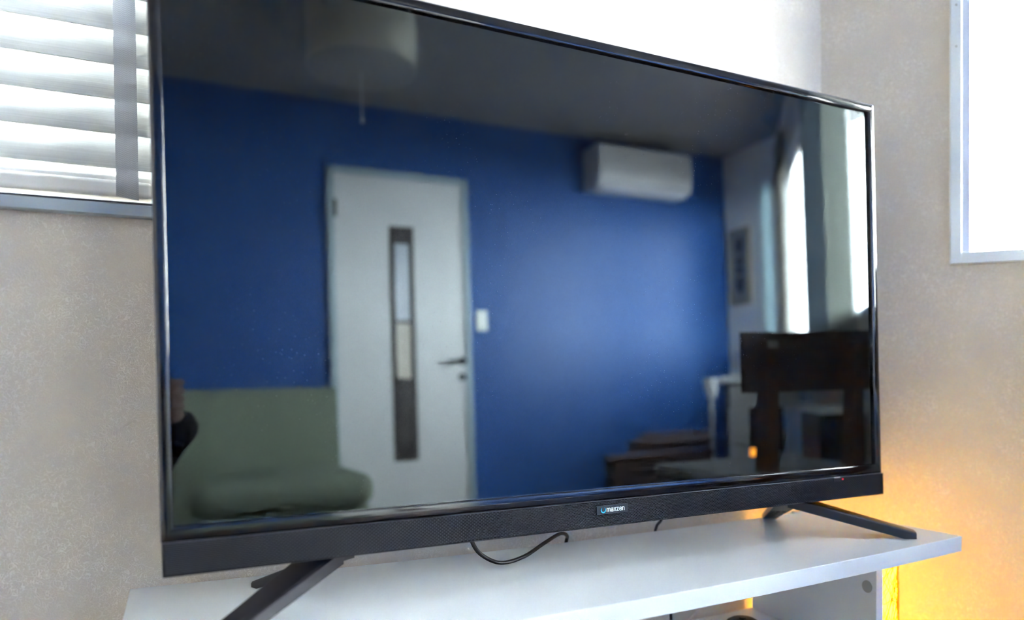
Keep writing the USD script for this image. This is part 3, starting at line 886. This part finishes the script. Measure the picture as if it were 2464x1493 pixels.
rim_ = [i * W_ for i in range(nx_ + 1)] + [nx_ * W_ + j for j in range(1, W_)] + [i * W_ + nz_ for i in range(nx_ - 1, -1, -1)] + [j for j in range(nz_ - 1, 0, -1)]
for i in range(len(rim_)):
    a, b = rim_[i], rim_[(i + 1) % len(rim_)]
    Fq += [[a, a + NV, b + NV], [a, b + NV, b]]
backp = ch.part("backrest", trimesh.Trimesh(V, Fq, process=False), "dark_walnut", smooth=40, label="curved dark wooden back panel")
for px_ in (1.443, 1.762):
    post = ch.part("leg", hull([(px_ - .022, CY_ + .030, .085), (px_ + .022, CY_ + .030, .085), (px_ - .022, CY_ + .004, .09), (px_ + .022, CY_ + .004, .09),
                         (px_ - .022, CY_ + .012, -.26), (px_ + .022, CY_ + .012, -.26), (px_ - .022, CY_ - .03, -.26), (px_ + .022, CY_ - .03, -.26)]), "orange_wood")
    ch.part("rear_leg", hull([(px_ - .022, CY_ + .012, -.26), (px_ + .022, CY_ + .012, -.26), (px_ - .022, CY_ - .03, -.26), (px_ + .022, CY_ - .03, -.26),
                              (px_ - .018, CY_ + .05, FLOOR), (px_ + .016, CY_ + .05, FLOOR), (px_ - .018, CY_ + .02, FLOOR), (px_ + .016, CY_ + .02, FLOOR)]), "orange_wood")
    for z in (.046, -.006):
        ch.part("bolt", cyl((px_, CY_ + .026, z), (px_, CY_ + .034, z), .0085, 16), "screw_dark", parent=post)
    ch.part("pale_tag", cbox((px_ - .018, CY_ + .0285, .066), (px_ + .018, CY_ + .034, .084), .002), "seat_grey", parent=post) if px_ < 1.5 else None
ch.part("seat", rbox((1.372, -.14, -.292), (1.835, CY_ - .005, -.262), .012), "seat_grey", smooth=50)
ch.part("seat_frame", cbox((1.40, -.12, -.335), (1.81, CY_ - .02, -.292), .004), "dark_walnut")
for x in (1.415, 1.795):
    ch.part("leg", hull([(x - .02, -.125, -.335), (x + .02, -.125, -.335), (x - .02, -.085, -.335), (x + .02, -.085, -.335), (x - .014, -.125, FLOOR), (x + .014, -.125, FLOOR), (x - .014, -.097, FLOOR), (x + .014, -.097, FLOOR)]), "dark_walnut")

# desk along the slanted wall, its end towards the television
DS0, DS1, DO0, DO1 = 1.886, 2.84, -.445, -.10
dk = Thing("desk", "pale grey desk with dark knee space behind the dining chair", "desk", tuple(sp(2.36, -.27, FLOOR)))
dk.part("desktop", sbox(DS0, DS1, DO0, DO1, -.008, .018, .003), "white_board")
dk.part("apron", sbox(DS0 + .03, DS0 + .048, DO0 + .03, DO1 - .02, -.112, -.008, .002), "desk_grey")
dk.part("side_panel", sbox(DS0 + .03, DS0 + .050, DO0 + .025, DO0 + .105, FLOOR, -.112, .003), "desk_grey")
dk.part("side_panel", sbox(DS0 + .03, DS0 + .050, DO0 + .158, DO0 + .166, FLOOR, -.112, .002), "desk_grey")
dk.part("front_panel", sbox(DS0 + .048, DS1 - .02, DO0 + .025, DO0 + .040, FLOOR + .25, -.008, .002), "desk_dark")
dk.part("back_panel", sbox(DS1 - .03, DS1 - .012, DO0 + .04, DO1 - .02, FLOOR, -.008, .003), "desk_dark")
dk.part("shelf", sbox(DS0 + .052, DS1 - .03, DO0 + .042, DO1 - .02, -.375, -.360, .003), "desk_grey")
lc = sp(1.985, -.338, -.3595)
al = Thing("amber_lantern", "small glowing amber lantern under the desk", "lantern", tuple(lc))
al.part("glow_cup", lathe([(0, .006), (.030, .006), (.035, .05), (.036, .075), (0, .075)], lc, 24), "amber_glow")
al.part("saucer", lathe([(0, 0), (.042, 0), (.045, .006), (0, .006)], lc, 24), "orange_wood")

lcb = Thing("low_cabinet", "dark low cabinet under the long window beside the dining chair", "cabinet", tuple(sp(1.61, -.07, FLOOR)))
lcb.part("body", sbox(1.36, 1.865, -.135, -.004, FLOOR, -.130, .003), "desk_dark")
lcb.part("top_board", sbox(1.355, 1.870, -.145, -.003, -.130, -.112, .003), "white_board")
for k in range(2):
    lcb.part("door", sbox(1.365 + .25 * k, 1.608 + .25 * k, -.146, -.135, FLOOR + .04, -.135, .002), "desk_dark")

wl = Thing("floor_lamp", "white cone-shaped floor lamp beside the desk by the blue wall", "floor lamp", (2.92, -1.8, FLOOR))
wl.part("shade", lathe([(.028, -.082), (.054, .037), (.050, .037), (.024, -.082), (.028, -.082)], (2.925, -1.80, 0), 32), "lamp_base_white", smooth=40)
wl.part("stem", cyl((2.925, -1.80, FLOOR + .02), (2.925, -1.80, -.06), .012, 16), "lamp_base_white")
wl.part("base", lathe([(0, 0), (.12, 0), (.12, .012), (.03, .022), (0, .022)], (2.925, -1.80, FLOOR), 32), "lamp_base_white")

# low dark benches along the window
bn = []


def bench(x, y, label, first=None):
    name = "low_bench"
    if first is None:
        t = Thing(name, label, "bench", (x, y, FLOOR), "low dark benches")
        t.part("seat", rbox((x - .01, y - .09, -.314), (x + .50, y, -.290), .008), "brown_wood")
        t.part("apron", cbox((x + .036, y - .03, -.52), (x + .455, y - .012, -.314), .002), "dark_walnut")
        t.part("lower_rail", cbox((x + .03, y - .08, -.60), (x + .46, y - .02, -.585), .002), "dark_walnut")
        for dx in (.018, .472):
            for dy in (-.072, -.018):
                t.part("leg", cbox((x + dx - .018, y + dy - .016, FLOOR), (x + dx + .018, y + dy + .016, -.314), .003), "brown_wood")
        return t
    path = "/World/" + numbered("/World", name)
    xx = UsdGeom.Xform.Define(stage, path)
    xx.AddTranslateOp().Set(Gf.Vec3d(x, y, FLOOR))
    p = xx.GetPrim()
    p.GetReferences().AddInternalReference(first.path)
    p.SetInstanceable(True)
    for k, v in (("label", label), ("category", "bench"), ("group", "low dark benches")):
        p.SetCustomDataByKey(k, v)


b1 = bench(1.64, -.80, "low narrow dark brown bench nearest the television among the three")
bench(2.25, -1.58, "low narrow dark brown bench in the middle of the three", b1)
bench(2.66, -2.10, "low narrow dark brown bench closest to the blue wall", b1)

# picture and cabinet on the narrow far wall
pf = Thing("framed_picture", "tall narrow framed picture with dark prints beside the blue wall corner", "picture", (XE, -2.345, .8))
for y0, y1, z0, z1 in ((-2.45, -2.437, .555, 1.09), (-2.255, -2.242, .555, 1.09), (-2.437, -2.255, .555, .568), (-2.437, -2.255, 1.077, 1.09)):
    pf.part("frame", cbox((XE - .02, y0, z0), (XE, y1, z1), .002), "picture_frame_wood")
pf.part("mat_board", cbox((XE - .010, -2.437, .568), (XE - .002, -2.255, 1.077), .001), "picture_mat")
for k, (z, h) in enumerate(((.975, .10), (.865, .055), (.80, .05), (.70, .11))):
    pf.part("print", hull([(XE - .0115, -2.346 + w * .038, z + q) for w, q in ((-1, -.3 * h), (-.6, -.5 * h), (.7, -.5 * h), (1, .1 * h), (.5, .5 * h), (-.8, .45 * h))] + [(XE - .008, -2.346 + w * .038, z + q) for w, q in ((-1, -.3 * h), (.7, -.5 * h), (.5, .5 * h), (-.8, .45 * h))]), "picture_ink", smooth=False, label="small dark print")
# curtains on their rail
rl = Thing("curtain_rail", "slim pale curtain rail above the long window", "curtain rail", tuple(sp(2.2, -.06, 1.47)))
rl.part("rail", sbox(.50, 3.9, -.045, -.024, 1.462, 1.484, .003), "appliance_white")
for s in (.6, 2.2, 3.8):
    rl.part("bracket", sbox(s - .012, s + .012, -.03, 0, 1.466, 1.480, .002), "appliance_white")


def curtain(s0, s1, folds, z0, matn, label, gather=0.0, amp=.012):
    V, Fq = [], []
    n, m = folds * 10, 14
    for side in (0, 1):
        for j in range(m + 1):
            z = 1.462 + (z0 - 1.462) * j / m
            q = j / m
            for i in range(n + 1):
                t = i / n
                ph = t * folds * 2 * math.pi
                s = s0 + (s1 - s0) * t + gather * q * (0.5 - t) + .006 * math.sin(ph * 2 + 1.3)
                o = -.034 + (amp * (.75 + .35 * q)) * math.sin(ph + .5 * math.sin(3 * t)) + side * .0025
                V.append(sp(s, o, z))
    W = n + 1
    N = (m + 1) * W
    for j in range(m):
        for i in range(n):
            a = j * W + i
            Fq += [[a, a + 1, a + W + 1], [a, a + W + 1, a + W], [N + a, N + a + W + 1, N + a + 1], [N + a, N + a + W, N + a + W + 1]]
    rim = list(range(W)) + [j * W + n for j in range(1, m + 1)] + [m * W + i for i in range(n - 1, -1, -1)] + [j * W for j in range(m - 1, 0, -1)]
    for k in range(len(rim)):
        a, b = rim[k], rim[(k + 1) % len(rim)]
        Fq += [[a, a + N, b + N], [a, b + N, b]]
    single("curtain", trimesh.Trimesh(V, Fq, process=False), matn, label, "curtain", "curtains at the long window", smooth=True)


curtain(3.34, 3.66, 4, .10, "curtain_beige", "beige curtain at the end of the long window next to the narrow frosted window")
curtain(1.80, 2.42, 7, .10, "curtain_grey", "grey pleated curtain in the middle of the long window", gather=.06)
curtain(.385, 1.02, 6, .10, "curtain_voile", "thin white voile curtain at the part of the window nearest the television")
curtain(1.32, 1.78, 5, .10, "curtain_sheer", "pale sheer curtain next to the grey pleated one")

# ------------------------------------------------------------------ the photographer, mirrored at the edge of the screen
cb = Thing("handheld_camera", "black camera held up at the edge of the mirrored room", "camera", tuple(-FWD * .07))
Xc, Yc, Zc = RIGHT, FWD, -DOWN


def cbx(lo, hi, r):
    return xf(rbox(lo, hi, r), Xc, Yc, Zc, [0, 0, 0])


cb.part("body", cbx((-.062, -.095, -.046), (.064, -.050, .034), .010), "camera_black")
cb.part("grip", cbx((.036, -.060, -.046), (.066, -.030, .026), .012), "camera_black")
lens = cyl(-FWD * .052, -FWD * .010, .031, 32)
cb.part("lens", lens, "camera_black")
cb.part("lens_front", cyl(-FWD * .0105, -FWD * .0095, .024, 32), "lens_glass")
cb.part("viewfinder", cbx((-.022, -.098, .030), (.022, -.052, .052), .008), "camera_black")


def blob(chains, edge, it=8):
    """Bones (pairs of joints with radii) joined into one smooth surface."""
    tot = Manifold()
    for p0, r0, p1, r1 in chains:
        a = trimesh.creation.icosphere(2, r0).vertices + np.array(p0)
        b = trimesh.creation.icosphere(2, r1).vertices + np.array(p1)
        tot += Manifold.hull_points(np.vstack([a, b]))
    tot = tot.refine_to_length(edge)
    q = tot.to_mesh()
    m = trimesh.Trimesh(q.vert_properties[:, :3], q.tri_verts, process=True)
    trimesh.smoothing.filter_taubin(m, iterations=it)
    return m


J = dict(pelvis=(-.42, -.80, -.40), belly=(-.41, -.76, -.24), chest=(-.38, -.68, -.06), neck=(-.35, -.63, .10), chin=(-.33, -.60, .17), head=(-.32, -.595, .25),
         sr=(-.20, -.62, .02), sl=(-.55, -.66, .03), er=(-.01, -.43, -.20), el=(-.42, -.40, -.20), wr=(.066, -.125, -.085), wl=(-.085, -.145, -.10),
         hr=(-.33, -.78, -.42), hl=(-.51, -.80, -.42), kr=(-.22, -.42, -.66), kl=(-.56, -.43, -.66), ar=(-.30, -.84, -.70), al=(-.54, -.86, -.70), tr=(-.30, -.98, -.725), tl=(-.54, -1.0, -.725))
J = {k: np.array(v, float) for k, v in J.items()}
ps = Thing("person", "kneeling person in dark clothes holding up a camera at the edge of the mirror image", "person", (-.42, -.7, FLOOR))
skel = [("pelvis", .12, "belly", .115), ("belly", .115, "chest", .125), ("chest", .12, "neck", .05), ("neck", .048, "chin", .05), ("chin", .055, "head", .085), ("chest", .11, "sr", .055), ("chest", .11, "sl", .055),
        ("sr", .052, "er", .040), ("er", .039, "wr", .026), ("sl", .052, "el", .040), ("el", .039, "wl", .026), ("pelvis", .11, "hr", .09), ("pelvis", .11, "hl", .09),
        ("hr", .088, "kr", .058), ("kr", .055, "ar", .040), ("hl", .088, "kl", .058), ("kl", .055, "al", .040), ("ar", .036, "tr", .022), ("al", .036, "tl", .022)]
bones = [(J[a], r, J[b], q) for a, r, b, q in skel]
hd = J["head"]
look_ = np.array([.62, .72, -.30]); look_ /= np.linalg.norm(look_)
side_ = np.cross(look_, [0, 0, 1.0]); side_ /= np.linalg.norm(side_)
up_ = np.cross(side_, look_)
bones += [(hd + up_ * .03 - look_ * .015, .085, hd + up_ * .02 + look_ * .01, .08), (hd + look_ * .085, .012, hd + look_ * .098 - up_ * .03, .014), (hd - up_ * .055 + look_ * .06, .022, hd - up_ * .055 + look_ * .06 + side_ * .015, .022)]
for s in (-1, 1):
    bones.append((hd + side_ * s * .082 + up_ * .01, .012, hd + side_ * s * .084 - up_ * .03, .010))
# right hand round the grip, seen in the mirror
gr = lambda x, y, z: Xc * x + Yc * y + Zc * z
bones += [(J["wr"], .025, gr(.078, -.085, -.040), .024), (gr(.080, -.085, -.045), .022, gr(.078, -.060, -.008), .021)]
for k, (z, L) in enumerate(((.014, .9), (-.004, 1.0), (-.022, .95), (-.038, .8))):
    a, b, c = gr(.084, -.052, z), gr(.083, -.018, z - .002), gr(.058, -.012 - .004 * (1 - L), z - .004)
    bones += [(gr(.080, -.070, z - .008), .010, a, .0095), (a, .0095, b, .0088), (b, .0088, c, .0076)]
bones += [(gr(.074, -.085, -.010), .011, gr(.058, -.106, .010), .010), (gr(.058, -.106, .010), .010, gr(.036, -.106, .016), .0085)]
# left hand under the lens
bones += [(J["wl"], .025, gr(-.040, -.060, -.066), .022), (gr(-.040, -.070, -.062), .021, gr(-.018, -.050, -.062), .020)]
for k in range(4):
    a = gr(-.010 + .004 * k, -.062 + .017 * k, -.060)
    b = gr(.020 + .003 * k, -.058 + .016 * k, -.056)
    c = gr(.036, -.054 + .014 * k, -.040)
    bones += [(gr(-.025, -.062 + .013 * k, -.062), .0105, a, .0095), (a, .0095, b, .0085), (b, .0085, c, .0074)]
bones += [(gr(-.034, -.055, -.056), .011, gr(-.042, -.036, -.034), .0095), (gr(-.042, -.036, -.034), .0095, gr(-.038, -.028, -.012), .008)]
ps.part("body", blob(bones, .006, 6), "skin", smooth=True)
jk = [(J[a], r + .016, J[b], q + .016) for a, r, b, q in skel if (a, b) in (("pelvis", "belly"), ("belly", "chest"), ("chest", "sr"), ("chest", "sl"), ("sr", "er"), ("sl", "el"))]
for e, w in (("er", "wr"), ("el", "wl")):
    jk.append((J[e], .056, J[e] * .03 + J[w] * .97, .040))
jk.append((J["chest"], .12, J["chest"] * .35 + J["neck"] * .65, .068))
ps.part("jacket", blob(jk, .014, 8), "jacket_black", smooth=True)
tr = [(J[a], r + .014, J[b], q + .014) for a, r, b, q in skel if (a, b) in (("pelvis", "hr"), ("pelvis", "hl"), ("hr", "kr"), ("kr", "ar"), ("hl", "kl"), ("kl", "al"))]
ps.part("trousers", blob(tr, .016, 8), "trousers_dark", smooth=True)
ps.part("shoe", blob([(J["ar"] + [0, -.03, 0], .040, J["tr"], .024)], .012, 4), "camera_black", smooth=True)
ps.part("shoe", blob([(J["al"] + [0, -.03, 0], .040, J["tl"], .024)], .012, 4), "camera_black", smooth=True)
hr_ = blob([(hd + up_ * .045 - look_ * .025, .088, hd + up_ * .04 - look_ * .03, .088), (hd - look_ * .05 + up_ * .01, .075, hd - look_ * .055 - up_ * .03, .055), (hd + up_ * .075 + look_ * .02, .05, hd + up_ * .075 - look_ * .02, .06)], .01, 5)
ps.part("hair", hr_, "hair_dark", smooth=True)
for s in (-1, 1):
    ps.part("eye", trimesh.Trimesh(trimesh.creation.icosphere(2, .011).vertices + hd + look_ * .080 + side_ * s * .032 + up_ * .008, trimesh.creation.icosphere(2, .011).faces), "camera_black", smooth=True)
